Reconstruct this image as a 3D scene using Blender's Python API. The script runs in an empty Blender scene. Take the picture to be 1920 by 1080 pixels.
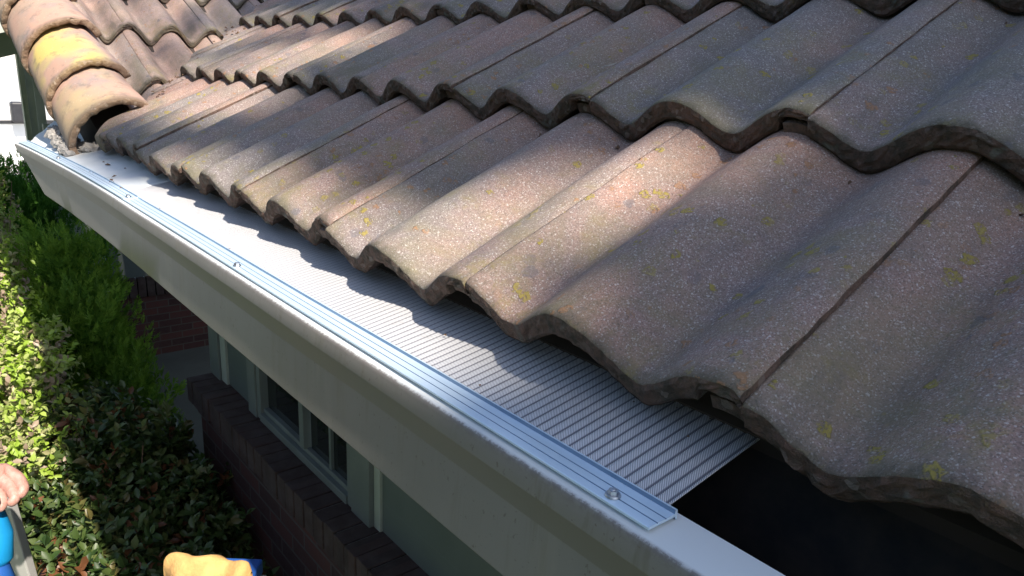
import bpy, bmesh, math, random
import numpy as np
from mathutils import Vector, Matrix, noise
R = math.radians
scene = bpy.context.scene
col = scene.collection
random.seed(7); rng = np.random.default_rng(7)

# ------------------------------------------------------------------ camera
CR = Vector((0.77725, -0.62773, 0.04292)); CU = Vector((0.14151, 0.24088, 0.96018)); CF = Vector((0.61307, 0.74023, -0.27606))
CC = Vector((-0.3942, -0.3056, 0.1849))
cam = bpy.data.cameras.new('camera'); camo = bpy.data.objects.new('camera', cam); col.objects.link(camo)
camo.matrix_world = Matrix(((CR.x, CU.x, -CF.x, CC.x), (CR.y, CU.y, -CF.y, CC.y), (CR.z, CU.z, -CF.z, CC.z), (0, 0, 0, 1)))
cam.sensor_width = 36; cam.lens = 26.377; cam.clip_start = 0.02; cam.clip_end = 600
scene.camera = camo
# ------------------------------------------------------------------ world and sun
SUN_EL = R(48)
SUN = Vector((-0.028, -math.cos(SUN_EL), math.sin(SUN_EL))).normalized()
w = bpy.data.worlds.new('World'); scene.world = w; w.use_nodes = True
nt = w.node_tree; nt.nodes.clear()
sky = nt.nodes.new('ShaderNodeTexSky'); sky.sky_type = 'NISHITA'; sky.sun_disc = False
sky.sun_elevation = SUN_EL; sky.sun_rotation = math.pi; sky.air_density = 1.0; sky.dust_density = 1.2; sky.ozone_density = 1.3
bg = nt.nodes.new('ShaderNodeBackground'); bg.inputs[1].default_value = 0.125
wo = nt.nodes.new('ShaderNodeOutputWorld')
nt.links.new(sky.outputs[0], bg.inputs[0]); nt.links.new(bg.outputs[0], wo.inputs[0])
sl = bpy.data.lights.new('sun', 'SUN'); sl.energy = 5.0; sl.angle = R(0.9); sl.color = (1.0, 0.91, 0.79)
so = bpy.data.objects.new('sun', sl); col.objects.link(so); so.rotation_euler = SUN.to_track_quat('Z', 'Y').to_euler(); so.location = (0, -8, 12)
scene.view_settings.view_transform = 'Standard'; scene.view_settings.look = 'None'
scene.view_settings.exposure = 0.88; scene.view_settings.gamma = 1.0
scene.cycles.max_bounces = 6; scene.cycles.transparent_max_bounces = 4

# ------------------------------------------------------------------ node helpers
class G:
    def __init__(s, name):
        s.m = bpy.data.materials.new(name); s.m.use_nodes = True
        s.t = s.m.node_tree; s.t.nodes.clear()
        s.o = s.t.nodes.new('ShaderNodeOutputMaterial'); s.b = s.t.nodes.new('ShaderNodeBsdfPrincipled')
        s.t.links.new(s.b.outputs[0], s.o.inputs[0]); s.tc = s.t.nodes.new('ShaderNodeTexCoord')
    def n(s, typ, **k):
        nd = s.t.nodes.new(typ)
        for a, v in k.items(): setattr(nd, a, v)
        return nd
    def set(s, sock, v):
        if hasattr(v, 'is_output') or isinstance(v, bpy.types.NodeSocket): s.t.links.new(v, sock)
        else:
            if isinstance(v, tuple) and len(v) == 3 and sock.type == 'RGBA': v = (*v, 1)
            sock.default_value = v
    def obj(s): return s.tc.outputs['Object']
    def rand(s): return s.n('ShaderNodeObjectInfo').outputs['Random']
    def off(s, v, k=37.0):
        m = s.n('ShaderNodeVectorMath', operation='ADD'); mm = s.n('ShaderNodeMath', operation='MULTIPLY'); mm.inputs[1].default_value = k
        s.set(mm.inputs[0], s.rand()); s.set(m.inputs[0], v); s.set(m.inputs[1], mm.outputs[0]); return m.outputs[0]
    def noise(s, v, sc, det=3, rough=.6, dist=0):
        nd = s.n('ShaderNodeTexNoise'); s.set(nd.inputs['Vector'], v); nd.inputs['Scale'].default_value = sc
        nd.inputs['Detail'].default_value = det; nd.inputs['Roughness'].default_value = rough; nd.inputs['Distortion'].default_value = dist
        return nd.outputs['Fac']
    def vor(s, v, sc, out='Distance', rnd=1.0):
        nd = s.n('ShaderNodeTexVoronoi'); s.set(nd.inputs['Vector'], v); nd.inputs['Scale'].default_value = sc; nd.inputs['Randomness'].default_value = rnd
        return nd.outputs[out]
    def ramp(s, f, a, b, ca=0.0, cb=1.0):
        nd = s.n('ShaderNodeMapRange'); s.set(nd.inputs[0], f); nd.inputs[1].default_value = a; nd.inputs[2].default_value = b
        nd.inputs[3].default_value = ca; nd.inputs[4].default_value = cb; return nd.outputs[0]
    def mix(s, f, a, b, mode='MIX'):
        nd = s.n('ShaderNodeMix', data_type='RGBA', blend_type=mode); s.set(nd.inputs[0], f); s.set(nd.inputs[6], a); s.set(nd.inputs[7], b); return nd.outputs[2]
    def math(s, op, a, b=0.0):
        nd = s.n('ShaderNodeMath', operation=op); s.set(nd.inputs[0], a); s.set(nd.inputs[1], b); return nd.outputs[0]
    def sep(s, v, i):
        nd = s.n('ShaderNodeSeparateXYZ'); s.set(nd.inputs[0], v); return nd.outputs[i]
    def comb(s, x, y, z):
        nd = s.n('ShaderNodeCombineXYZ'); s.set(nd.inputs[0], x); s.set(nd.inputs[1], y); s.set(nd.inputs[2], z); return nd.outputs[0]
    def scale(s, v, x, y, z):
        nd = s.n('ShaderNodeVectorMath', operation='MULTIPLY'); s.set(nd.inputs[0], v); nd.inputs[1].default_value = (x, y, z); return nd.outputs[0]
    def bump(s, h, st, d=.001, prev=None):
        nd = s.n('ShaderNodeBump'); nd.inputs['Strength'].default_value = st; nd.inputs['Distance'].default_value = d; s.set(nd.inputs['Height'], h)
        if prev is not None: s.set(nd.inputs['Normal'], prev)
        return nd.outputs[0]
    def fin(s, c, rough=.7, metal=0.0, nrm=None, spec=None):
        s.set(s.b.inputs['Base Color'], c); s.set(s.b.inputs['Roughness'], rough); s.set(s.b.inputs['Metallic'], metal)
        if nrm is not None: s.set(s.b.inputs['Normal'], nrm)
        if spec is not None: s.b.inputs['Specular IOR Level'].default_value = spec
        return s.m

def mat_tile(name, pink, face=False, wing=False):
    g = G(name); v = g.obj(); vo = g.off(v)
    rnd = g.rand()
    big = g.noise(vo, 5, 3, .6); med = g.noise(vo, 22, 4, .65, .3)
    grey = (.225, .19, .178); pk = (.36, .215, .17)
    if wing: grey = (.34, .275, .25); pk = (.46, .31, .25)
    x = g.sep(v, 0)
    up = g.ramp(x, .10, .33)                              # cleaner pinker concrete up under the next course
    f = g.math('ADD', g.math('MULTIPLY', up, .42), g.ramp(big, .42, .72, 0, .75))
    f = g.math('ADD', f, g.ramp(rnd, 0, 1, -.40, .50 + pink))
    c = g.mix(g.ramp(f, 0, 1), grey, pk)
    c = g.mix(g.ramp(med, .45, .75, 0, .55), c, (.17, .155, .155))
    # sand grains in the concrete face
    cells = g.vor(vo, 1100, 'Color'); cv = g.sep(cells, 0)
    c = g.mix(g.ramp(cv, .0, .3, .6, 0), c, (.08, .07, .07))
    c = g.mix(g.ramp(cv, .81, .98, 0, .42), c, (.60, .57, .55))
    cv2 = g.sep(g.vor(vo, 760, 'Color'), 1)
    c = g.mix(g.ramp(cv2, .93, .99, 0, .42 if not wing else .15), c, (.80, .77, .75))
    c = g.mix(g.ramp(cv2, .12, .0, 0, .5), c, (.09, .07, .07))
    # grey-green film and rings of yellow and rust lichen
    film = g.ramp(g.noise(vo, 9, 5, .75, .6), .42, .66, 0, .62)
    c = g.mix(g.math('MULTIPLY', film, g.ramp(x, .30, .0, .25, 1)), c, (.19, .175, .085))
    c = g.mix(g.math('MULTIPLY', g.ramp(g.noise(g.scale(vo, 3, 14, 14), 1.6, 4, .7), .50, .66, 0, .45), g.ramp(x, .0, .25, 1, .3)), c, (.10, .095, .085))
    edge = g.ramp(g.math('ADD', x, g.math('MULTIPLY', g.noise(vo, 55, 4, .7), .03)), .028, .014, 0, .7); c = g.mix(edge, c, (.075, .07, .05))
    def spots(sc, mask_sc, lo, hi, off):
        vv = g.n('ShaderNodeVectorMath', operation='ADD'); g.set(vv.inputs[0], vo); vv.inputs[1].default_value = (off, off * 2, 0)
        wob = g.n('ShaderNodeVectorMath', operation='ADD'); nz = g.n('ShaderNodeTexNoise'); g.set(nz.inputs['Vector'], vv.outputs[0]); nz.inputs['Scale'].default_value = 120
        g.set(wob.inputs[0], vv.outputs[0]); g.set(wob.inputs[1], g.scale(nz.outputs['Color'], .012, .012, .012))
        d = g.vor(wob.outputs[0], sc); cc = g.sep(g.vor(wob.outputs[0], sc, 'Color'), 2)
        s_ = g.math('MULTIPLY', g.ramp(d, .32, .26), g.ramp(cc, .58, .62))
        return g.math('MULTIPLY', s_, g.ramp(g.noise(vv.outputs[0], mask_sc, 2), lo, hi))
    grit = g.ramp(g.noise(vo, 260, 2), .38, .52)
    y1 = g.math('MULTIPLY', g.math('MULTIPLY', spots(50, 5, .49, .57, 3.1), grit), .85 if not wing else .3)
    o1 = g.math('MULTIPLY', g.math('MULTIPLY', spots(60, 6, .50, .57, 8.3), grit), .7)
    b1 = g.math('MULTIPLY', spots(40, 7, .5, .58, 15.7), .5)
    c = g.mix(b1, c, (.11, .11, .13))
    c = g.mix(g.math('MULTIPLY', g.ramp(g.noise(vo, 13, 5, .8, .3), .55, .70), g.ramp(x, .30, .0, .1, .55)), c, (.23, .19, .05)); c = g.mix(o1, c, (.33, .17, .08)); c = g.mix(y1, c, (.31, .245, .05))
    if face:
        n1 = g.noise(vo, 60, 4, .7)
        c = g.mix(.8, c, (.15, .085, .065)); c = g.mix(g.ramp(n1, .42, .62, 0, .8), c, (.05, .045, .034))
        c = g.mix(g.ramp(g.vor(vo, 160, 'Color'), .75, .95, 0, .55), c, (.30, .25, .22))
        c = g.mix(g.ramp(g.noise(vo, 34, 3), .60, .68, 0, .6), c, (.17, .18, .15))
    h = g.math('ADD', g.noise(vo, 420, 3, .7), g.math('MULTIPLY', g.math('ADD', y1, o1), 1.2))
    n = g.bump(h, .75 if not wing else .35, .0016); n = g.bump(g.noise(vo, 60, 3), .35, .003, n)
    if face: n = g.bump(g.noise(vo, 220, 4, .75), 1.0, .004, n)
    return g.fin(c, .88, 0, n, .35)
M = {}
M['tile'] = mat_tile('tile_concrete', 0.0); M['tile_face'] = mat_tile('tile_broken_face', 0.0, True)
M['wtile'] = mat_tile('tile_concrete_pale', .5, False, True)

def mat_cap():
    g = G('cap_concrete'); v = g.obj(); vo = g.off(v); b = g.noise(vo, 7, 3)
    c = g.mix(g.ramp(b, .35, .65), (.42, .265, .20), (.33, .245, .215))
    c = g.mix(g.ramp(g.noise(vo, 9, 3, .7), .52, .66, 0, .7), c, (.24, .21, .21))
    oc = g.n('ShaderNodeObjectInfo').outputs['Color']
    ym = g.math('MULTIPLY', g.math('MULTIPLY', g.ramp(g.noise(vo, 7, 2), .40, .58), g.ramp(g.sep(v, 2), .035, .070)), g.sep(oc, 0))
    c = g.mix(g.math('MULTIPLY', ym, .9), c, (.56, .44, .13))
    c = g.mix(g.ramp(g.vor(vo, 420, 'Color'), .85, 1, 0, .4), c, (.7, .62, .55))
    c = g.mix(g.ramp(g.noise(vo, 26, 5, .75), .52, .64, 0, .5), c, (.16, .13, .11))
    rim = g.ramp(g.math('ADD', g.sep(v, 0), g.math('MULTIPLY', g.noise(vo, 60, 4, .7), .02)), .036, .014)
    c = g.mix(g.math('MULTIPLY', rim, .8), c, (.21, .14, .09)); c = g.mix(g.math('MULTIPLY', rim, g.ramp(g.vor(vo, 150, 'Color'), .7, .95, 0, .7)), c, (.45, .36, .28))
    n = g.bump(g.noise(vo, 300, 3), .4, .0015); n = g.bump(g.math('MULTIPLY', g.noise(vo, 90, 4, .7), rim), 1, .007, n)
    return g.fin(c, .85, 0, n, .3)
M['cap'] = mat_cap()

def simple(name, c1, c2, sc=8, rough=.6, metal=0.0, bump=.15, bsc=80, bd=.001, lo=.4, hi=.65, spec=None):
    g = G(name); v = g.obj(); c = g.mix(g.ramp(g.noise(v, sc, 4, .6), lo, hi), c1, c2)
    return g.fin(c, rough, metal, g.bump(g.noise(v, bsc, 3), bump, bd), spec)

def mat_gutter():
    g = G('gutter_paint'); v = g.obj(); z = g.sep(v, 2); x = g.sep(v, 0)
    c = g.mix(g.ramp(g.noise(v, 3, 4, .6), .4, .65), (.185, .172, .158), (.215, .20, .185))
    c = g.mix(g.ramp(g.noise(g.scale(v, 14, 14, 2), 1, 4, .7), .55, .75, 0, .35), c, (.30, .27, .22))
    drip = g.math('MULTIPLY', g.ramp(g.noise(g.scale(v, 40, 40, 2.5), 1, 4, .75), .54, .68), g.ramp(z, -.19, -.09, .15, .6)); c = g.mix(drip, c, (.15, .13, .10))
    sp = g.ramp(g.noise(v, 160, 3, .7), .64, .68, 0, .7)
    c = g.mix(sp, c, (.12, .10, .08))
    shade_band = g.math('MULTIPLY', g.ramp(z, -.0972, -.0980), g.ramp(z, -.1208, -.1200))
    c = g.mix(g.math('MULTIPLY', shade_band, .9), c, (.16, .146, .128))  # down-facing step painted darker to stand for its shade
    # lip top painted brighter as if lit, then grime worn along the roll
    top = g.ramp(z, -.0815, -.0795); c = g.mix(g.math('MULTIPLY', top, .85), c, (.74, .77, .76))
    lip = g.math('MULTIPLY', g.ramp(z, -.0875, -.083), g.ramp(z, -.0797, -.0803))
    c = g.mix(g.math('MULTIPLY', lip, g.ramp(g.noise(v, 150, 5, .8), .44, .56, 0, .85)), c, (.17, .15, .14))
    return g.fin(c, .5, 0, g.bump(g.noise(v, 60, 3), .12, .001), .4)
M['gutter'] = mat_gutter()
def mat_inside():
    g = G('gutter_inside'); v = g.obj()
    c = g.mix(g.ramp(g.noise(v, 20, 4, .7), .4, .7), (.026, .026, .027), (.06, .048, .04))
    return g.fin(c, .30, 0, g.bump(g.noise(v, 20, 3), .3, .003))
M['inside'] = mat_inside()
def mat_mesh():
    g = G('micro_mesh'); v = g.obj(); x, y = g.sep(v, 0), g.sep(v, 1)
    d = g.math('SUBTRACT', y, x)
    wv = g.math('SINE', g.math('MULTIPLY', d, 2 * math.pi / .0017))
    rib = g.math('SINE', g.math('ADD', g.math('MULTIPLY', y, 2 * math.pi / .0092), (.25 - .25) * 2 * math.pi - .0))
    c = g.mix(g.ramp(wv, -.5, .6), (.34, .34, .36), (.90, .90, .91))
    c = g.mix(g.ramp(rib, .50, .90, 0, .82), c, (.11, .11, .14))
    c = g.mix(g.ramp(g.noise(v, 30, 4, .7), .6, .75, 0, .25), c, (.30, .27, .22))
    n = g.bump(wv, .5, .0003); return g.fin(c, .42, .30, n)
M['mesh'] = mat_mesh()
M['solid'] = simple('brushed_aluminium', (.80, .82, .82), (.70, .74, .74), 12, .42, .12, .15, 30, .002)
def mat_strip():
    g = G('strip_aluminium'); v = g.obj()
    c = g.mix(g.ramp(g.noise(g.scale(v, 60, 2, 60), 1, 3), .35, .7), (.72, .86, .97), (.64, .80, .93))  # blue of the reflected sky painted into the metal colour
    c = g.mix(g.ramp(g.sep(v, 2), -.0745, -.0738, 1, 0), c, (.16, .22, .34)) if False else c
    return g.fin(c, .42, .45, g.bump(g.noise(g.scale(v, 200, 8, 200), 1, 2), .06, .0006))
M['strip'] = mat_strip()
M['groove'] = simple('groove_shadow_metal', (.20, .30, .44), (.26, .36, .50), 20, .4, .7)
M['screw'] = simple('zinc_screw', (.55, .57, .60), (.42, .44, .48), 200, .38, .9, .1, 200)
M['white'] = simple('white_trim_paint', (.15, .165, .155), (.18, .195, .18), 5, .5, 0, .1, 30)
M['post'] = simple('post_paint', (.34, .36, .30), (.40, .42, .36), 5, .6)
M['postl'] = simple('post_light_paint', (.42, .45, .40), (.50, .52, .46), 5, .6)
M['soffit'] = simple('soffit_boards', (.10, .13, .05), (.15, .18, .08), 4, .7)
M['beam'] = simple('beam_paint', (.23, .26, .22), (.28, .31, .26), 3, .6)
def mat_siding():
    g = G('siding_paint'); v = g.obj(); z = g.math('FRACT', g.math('MULTIPLY', g.sep(v, 2), 1 / .18))
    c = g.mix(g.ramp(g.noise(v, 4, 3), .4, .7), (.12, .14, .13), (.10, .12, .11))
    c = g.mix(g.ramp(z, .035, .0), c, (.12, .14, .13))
    return g.fin(c, .55, 0, g.bump(z, .5, .006))
M['siding'] = mat_siding()
def mat_brick(name, ax):
    g = G(name); v = g.obj(); vv = g.comb(g.sep(v, ax), g.sep(v, 2), 0.0)
    b = g.n('ShaderNodeTexBrick'); g.set(b.inputs['Vector'], vv); b.inputs['Scale'].default_value = 1
    b.inputs['Brick Width'].default_value = .205; b.inputs['Row Height'].default_value = .068; b.inputs['Mortar Size'].default_value = .0055
    b.inputs['Mortar Smooth'].default_value = .2; b.inputs['Bias'].default_value = 0
    b.inputs['Color1'].default_value = (.10, .032, .024, 1); b.inputs['Color2'].default_value = (.042, .018, .016, 1); b.inputs['Mortar'].default_value = (.085, .072, .06, 1)
    c = g.mix(g.ramp(g.noise(v, 30, 4), .4, .7, 0, .5), b.outputs['Color'], (.07, .04, .035))
    n = g.bump(b.outputs['Fac'], -.8, .006); n = g.bump(g.noise(v, 120, 3), .4, .002, n)
    return g.fin(c, .9, 0, n)
M['brick_x'] = mat_brick('brick_long', 1); M['brick_y'] = mat_brick('brick_end', 0)
def mat_sillbrick():
    g = G('sill_brick'); v = g.obj(); k = g.math('FLOOR', g.math('MULTIPLY', g.sep(v, 1), 1 / .072))
    wn = g.n('ShaderNodeTexWhiteNoise', noise_dimensions='1D'); g.set(wn.inputs['W'], k)
    c = g.mix(wn.outputs['Value'], (.042, .024, .020), (.066, .035, .029))
    c = g.mix(g.ramp(g.noise(v, 18, 4), .4, .7, 0, .5), c, (.10, .075, .07))
    return g.fin(c, .9, 0, g.bump(g.noise(v, 100, 4), .5, .002))
M['sillb'] = mat_sillbrick()
def mat_glass():
    g = G('window_glass'); v = g.obj()
    return g.fin(g.mix(g.ramp(g.noise(v, 3, 2), .4, .7), (.010, .012, .012), (.02, .022, .022)), .04, 0, None, .6)
M['glass'] = mat_glass()
M['soil'] = simple('soil', (.05, .04, .03), (.09, .07, .05), 6, .95, 0, .6, 40, .02)
M['conc'] = simple('porch_concrete', (.095, .097, .08), (.075, .077, .062), 2, .85, 0, .3, 60, .002)
M['drive'] = simple('driveway_concrete', (.55, .54, .50), (.48, .47, .44), 1, .85, 0, .3, 40, .003)
M['lawn'] = simple('lawn', (.07, .12, .03), (.10, .15, .04), 3, .95, 0, .8, 60, .02)
def mat_leaf(name, cols, rough=.45, spec=.5, trans=.25):
    g = G(name); v = g.obj(); a = g.n('ShaderNodeAttribute', attribute_name='tint').outputs['Fac']
    c = cols[0]
    for i, cc in enumerate(cols[1:]):
        lo = (i + 1) / len(cols) - .08; c = g.mix(g.ramp(a, lo, lo + .16), c, cc)
    g.fin(c, rough, 0, None, spec)
    tr = g.n('ShaderNodeBsdfTranslucent'); g.set(tr.inputs[0], c); mx = g.n('ShaderNodeMixShader'); mx.inputs[0].default_value = trans
    g.t.links.new(g.b.outputs[0], mx.inputs[1]); g.t.links.new(tr.outputs[0], mx.inputs[2]); g.t.links.new(mx.outputs[0], g.o.inputs[0])
    return g.m
M['leaf_b'] = mat_leaf('broad_leaves', [(.022, .050, .013), (.04, .078, .016), (.07, .11, .028), (.12, .15, .045), (.17, .07, .03)])
M['leaf_y'] = mat_leaf('variegated_leaves', [(.20, .32, .03), (.30, .44, .05), (.38, .50, .10), (.40, .42, .18), (.36, .27, .20)])
M['leaf_c'] = mat_leaf('conifer_sprays', [(.04, .10, .014), (.075, .17, .02), (.14, .27, .03), (.22, .36, .045)], .7, .2)
M['leaf_j'] = mat_leaf('juniper_sprays', [(.04, .13, .02), (.065, .19, .028), (.11, .27, .04)], .7, .2)
M['leaf_t'] = mat_leaf('tree_leaves', [(.04, .09, .02), (.07, .12, .03)])
M['bark'] = simple('bark', (.10, .07, .05), (.16, .12, .09), 15, .9, 0, .8, 40, .01)
M['stem'] = simple('twig_bark', (.14, .08, .05), (.20, .12, .08), 20, .8)
M['skin'] = simple('skin', (.38, .20, .16), (.50, .30, .25), 70, .5, 0, .6, 160, .0016)
M['skin'].node_tree.nodes['Principled BSDF'].inputs['Subsurface Weight'].default_value = .08
M['skin'].node_tree.nodes['Principled BSDF'].inputs['Subsurface Radius'].default_value = (.01, .004, .002)
M['shirt'] = simple('shirt_cloth', (.10, .13, .20), (.13, .16, .24), 8, .9, 0, .3, 150, .002)
M['jeans'] = simple('jeans_cloth', (.05, .07, .13), (.08, .10, .17), 8, .9, 0, .3, 150, .002)
M['hair'] = simple('hair', (.05, .035, .025), (.09, .06, .04), 60, .6)
M['blue'] = simple('blue_plastic', (.01, .22, .50), (.01, .26, .56), 8, .35)
M['dkblue'] = simple('dark_blue_plastic', (.02, .08, .32), (.02, .10, .36), 8, .4)
M['dark'] = simple('dark_rubber', (.02, .02, .025), (.03, .03, .035), 8, .5)
M['alu'] = simple('ladder_aluminium', (.62, .62, .60), (.52, .52, .50), 8, .45, .3)
M['suede'] = simple('suede', (.60, .36, .13), (.40, .23, .08), 22, .95, 0, .8, 60, .004)
M['vanw'] = simple('white_car_paint', (.80, .80, .80), (.76, .76, .76), 2, .25)
M['ply'] = simple('roof_underlay', (.05, .04, .035), (.08, .06, .05), 5, .9)
M['mortar'] = simple('mortar', (.22, .21, .20), (.36, .34, .32), 60, .95, 0, .8, 90, .004)
M['debris'] = simple('dry_leaf_bits', (.09, .05, .03), (.16, .10, .06), 200, .9)

# ------------------------------------------------------------------ object helpers
def link(name, me, m=None, parent=None):
    o = bpy.data.objects.new(name, me); col.objects.link(o)
    if m is not None:
        for mm in (m if isinstance(m, (list, tuple)) else [m]): me.materials.append(mm)
    if parent is not None: o.parent = parent
    return o
def tag(o, label=None, cat=None, group=None, kind=None):
    if label: o['label'] = label
    if cat: o['category'] = cat
    if group: o['group'] = group
    if kind: o['kind'] = kind
    return o
def empty(name, loc=(0, 0, 0), parent=None):
    o = bpy.data.objects.new(name, None); col.objects.link(o); o.location = loc; o.empty_display_size = .1
    if parent is not None: o.parent = parent
    return o
def keep(o, parent):       # parent to an empty that has an offset, keeping world coordinates of the mesh
    o.parent = parent; o.matrix_parent_inverse = Matrix.Translation(parent.location).inverted(); return o
def from_bm(name, bm, m, parent=None, smooth=False, bevel=0):
    me = bpy.data.meshes.new(name); bm.to_mesh(me); bm.free()
    if smooth: me.polygons.foreach_set('use_smooth', [True] * len(me.polygons))
    o = link(name, me, m)
    if parent is not None: keep(o, parent)
    if bevel:
        b = o.modifiers.new('bevel', 'BEVEL'); b.width = bevel; b.segments = 2; b.limit_method = 'ANGLE'
    return o
def box(bm, x0, x1, y0, y1, z0, z1):
    vs = [bm.verts.new(p) for p in ((x0, y0, z0), (x1, y0, z0), (x1, y1, z0), (x0, y1, z0), (x0, y0, z1), (x1, y0, z1), (x1, y1, z1), (x0, y1, z1))]
    for f in ((0, 3, 2, 1), (4, 5, 6, 7), (0, 1, 5, 4), (1, 2, 6, 5), (2, 3, 7, 6), (3, 0, 4, 7)): bm.faces.new([vs[i] for i in f])
    return vs
def boxo(name, m, dims, parent=None, bevel=.002):
    bm = bmesh.new(); box(bm, *dims); return from_bm(name, bm, m, parent, bevel=bevel)
def grid_mesh(name, P, mats, parent=None, smooth=True, closed_u=False, matidx=None):
    nu, nv = P.shape[0], P.shape[1]; me = bpy.data.meshes.new(name); fs = []
    for i in range(nu - (0 if closed_u else 1)):
        for j in range(nv - 1):
            a = i * nv + j; b = ((i + 1) % nu) * nv + j; fs.append((a, b, b + 1, a + 1))
    me.from_pydata(P.reshape(-1, 3).tolist(), [], fs); me.update()
    if smooth: me.polygons.foreach_set('use_smooth', [True] * len(me.polygons))
    o = link(name, me, mats)
    if parent is not None: keep(o, parent)
    return o
def tube(bm, pts, rad, seg=8):
    rings = []
    for i, p in enumerate(pts):
        p = Vector(p); a = Vector(pts[max(i - 1, 0)]); b = Vector(pts[min(i + 1, len(pts) - 1)]); d = (b - a).normalized()
        x = d.cross(Vector((0, 0, 1)) if abs(d.z) < .9 else Vector((1, 0, 0))).normalized(); y = d.cross(x)
        r = rad[i] if isinstance(rad, (list, tuple)) else rad
        rings.append([bm.verts.new(p + r * (math.cos(t) * x + math.sin(t) * y)) for t in [2 * math.pi * k / seg for k in range(seg)]])
    for a, b in zip(rings, rings[1:]):
        for k in range(seg): bm.faces.new((a[k], a[(k + 1) % seg], b[(k + 1) % seg], b[k]))
    bm.faces.new(rings[0][::-1]); bm.faces.new(rings[-1])

# ------------------------------------------------------------------ ground and setting
GZ = -2.6
def sheet(name, x0, x1, y0, y1, z, m, lab=None):
    bm = bmesh.new(); vs = [bm.verts.new(p) for p in ((x0, y0, z), (x1, y0, z), (x1, y1, z), (x0, y1, z))]; bm.faces.new(vs)
    return tag(from_bm(name, bm, m), kind='structure')
sheet('ground', -150, 150, -100, 250, GZ, M['lawn'])
sheet('planting_bed', -1.3, .55, -3, 7.0, GZ + .004, M['soil'])
sheet('driveway', -12, 60, 9.2, 150, GZ + .008, M['drive'])
boxo('porch_slab', M['conc'], (.55, 6, 3.05, 8.9, GZ - .1, GZ + .02)); tag(bpy.data.objects['porch_slab'], kind='structure')

# ------------------------------------------------------------------ house
house = empty('house', (3.0, 2.0, GZ))
tag(house, 'house with weathered concrete tile roof, red brick base, pale siding and white trimmed window', 'house')
TH = 0.50447; E_ = .3252
S = Vector((math.cos(TH), 0, math.sin(TH))); N = Vector((-math.sin(TH), 0, math.cos(TH)))
WX = .6; SZ = -1.182
bm = bmesh.new(); box(bm, WX, WX + .12, -3.5, 1.60, SZ + .002, -.15); box(bm, WX, WX + .12, 2.44, 2.94, SZ + .002, -.15); box(bm, WX, WX + .12, 1.601, 2.439, -.36, -.15)
from_bm('siding_wall', bm, M['siding'], house)
boxo('room_floor', M['dark'], (WX + .12, 3, -3, 2.7, -1.9, -1.88), house, 0)
boxo('window_stool', M['white'], (WX + .04, WX + .16, 1.60, 2.44, SZ - .01, SZ + .012), house)
boxo('brick_wall', M['brick_x'], (WX - .09, WX + .12, -3.5, 2.94, GZ - .05, SZ - .105), house, 0)
boxo('end_wall', M['brick_y'], (WX + .12, 6, 2.80, 2.92, GZ - .05, -.15), house, 0)
# rowlock sill of separate bricks
bm = bmesh.new(); y = 2.98; rr = random.Random(3)
while y > -3.4:
    o_ = rr.uniform(-.004, .004); z_ = rr.uniform(-.002, .002)
    box(bm, WX - .128 + o_, WX + .02, y - .066, y, SZ - .10 + rr.uniform(-.012, .0), SZ + z_); y -= .072
from_bm('brick_sill', bm, M['sillb'], house, bevel=.003)
boxo('sill_mortar', M['mortar'], (WX - .112, WX + .01, -3.4, 2.97, SZ - .104, SZ - .006), house, 0)
boxo('corner_trim', M['white'], (WX - .022, WX + .05, 2.865, 2.985, SZ + .001, -.2), house)
boxo('siding_channel', M['post'], (WX - .012, WX + .02, 2.80, 2.863, SZ + .001, -.2), house)
# window, trim on each side
def window(y0, y1):
    fr = bmesh.new(); t = .035; x0, x1 = WX - .02, WX + .03; z0, z1 = SZ + .004, -.35
    box(fr, x0, x1, y0, y0 + t, z0, z1); box(fr, x0, x1, y1 - t, y1, z0, z1)
    box(fr, x0 - .006, x1, y0 + t, y1 - t, z0, z0 + .03); box(fr, x0 + .012, x1, y0 + t, y1 - t, z0 + .03, z0 + .048); box(fr, x0, x1, y0 + t, y1 - t, z1 - t, z1)
    f = from_bm('window', fr, M['white'], house, bevel=.002)
    ym = 2.005
    m = boxo('mullion', M['white'], (x0 + .001, x1, ym - .018, ym + .018, z0 + .049, z1 - t), None); m.parent = f; m.matrix_parent_inverse = f.matrix_world.inverted()
    parts = [('pane', M['glass'], (WX + .012, WX + .018, ym + .024, y1 - t, z0 + .048, z1 - t)), ('pane', M['glass'], (WX + .008, WX + .014, y0 + t, ym - .024, z0 + .048, z1 - t)),
             ('muntin', M['white'], (WX - .004, WX + .007, 1.80, 1.815, z0 + .049, z1 - t))]
    parts[0] = ('pane', M['glass'], (WX + .012, WX + .018, ym + .024, y1 - t, z0 + .048, z1 - t))
    for n_, mt, d in parts:
        p = boxo(n_, mt, d, None, 0); p.parent = f; p.location = (0, 0, 0)
    for c in f.children: c.matrix_parent_inverse = Matrix.Translation(house.location)@Matrix.Translation(-house.location); c.location = (0, 0, 0)
    return f
window(1.62, 2.42)
boxo('window_trim', M['white'], (WX - .026, WX + .03, 2.422, 2.505, SZ + .001, -.3), house)
boxo('window_trim', M['white'], (WX - .026, WX + .03, 1.50, 1.618, SZ + .001, -.3), house)
boxo('siding_channel', M['post'], (WX - .010, WX + .02, 1.462, 1.498, SZ + .001, -.3), house)
boxo('soffit', M['white'], (.075, WX + .02, -3.4, 2.94, -.20, -.185), house, 0)
boxo('fascia_board', M['white'], (.066, .086, -3.4, 2.5, -.20, -.085), house, 0)
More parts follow.
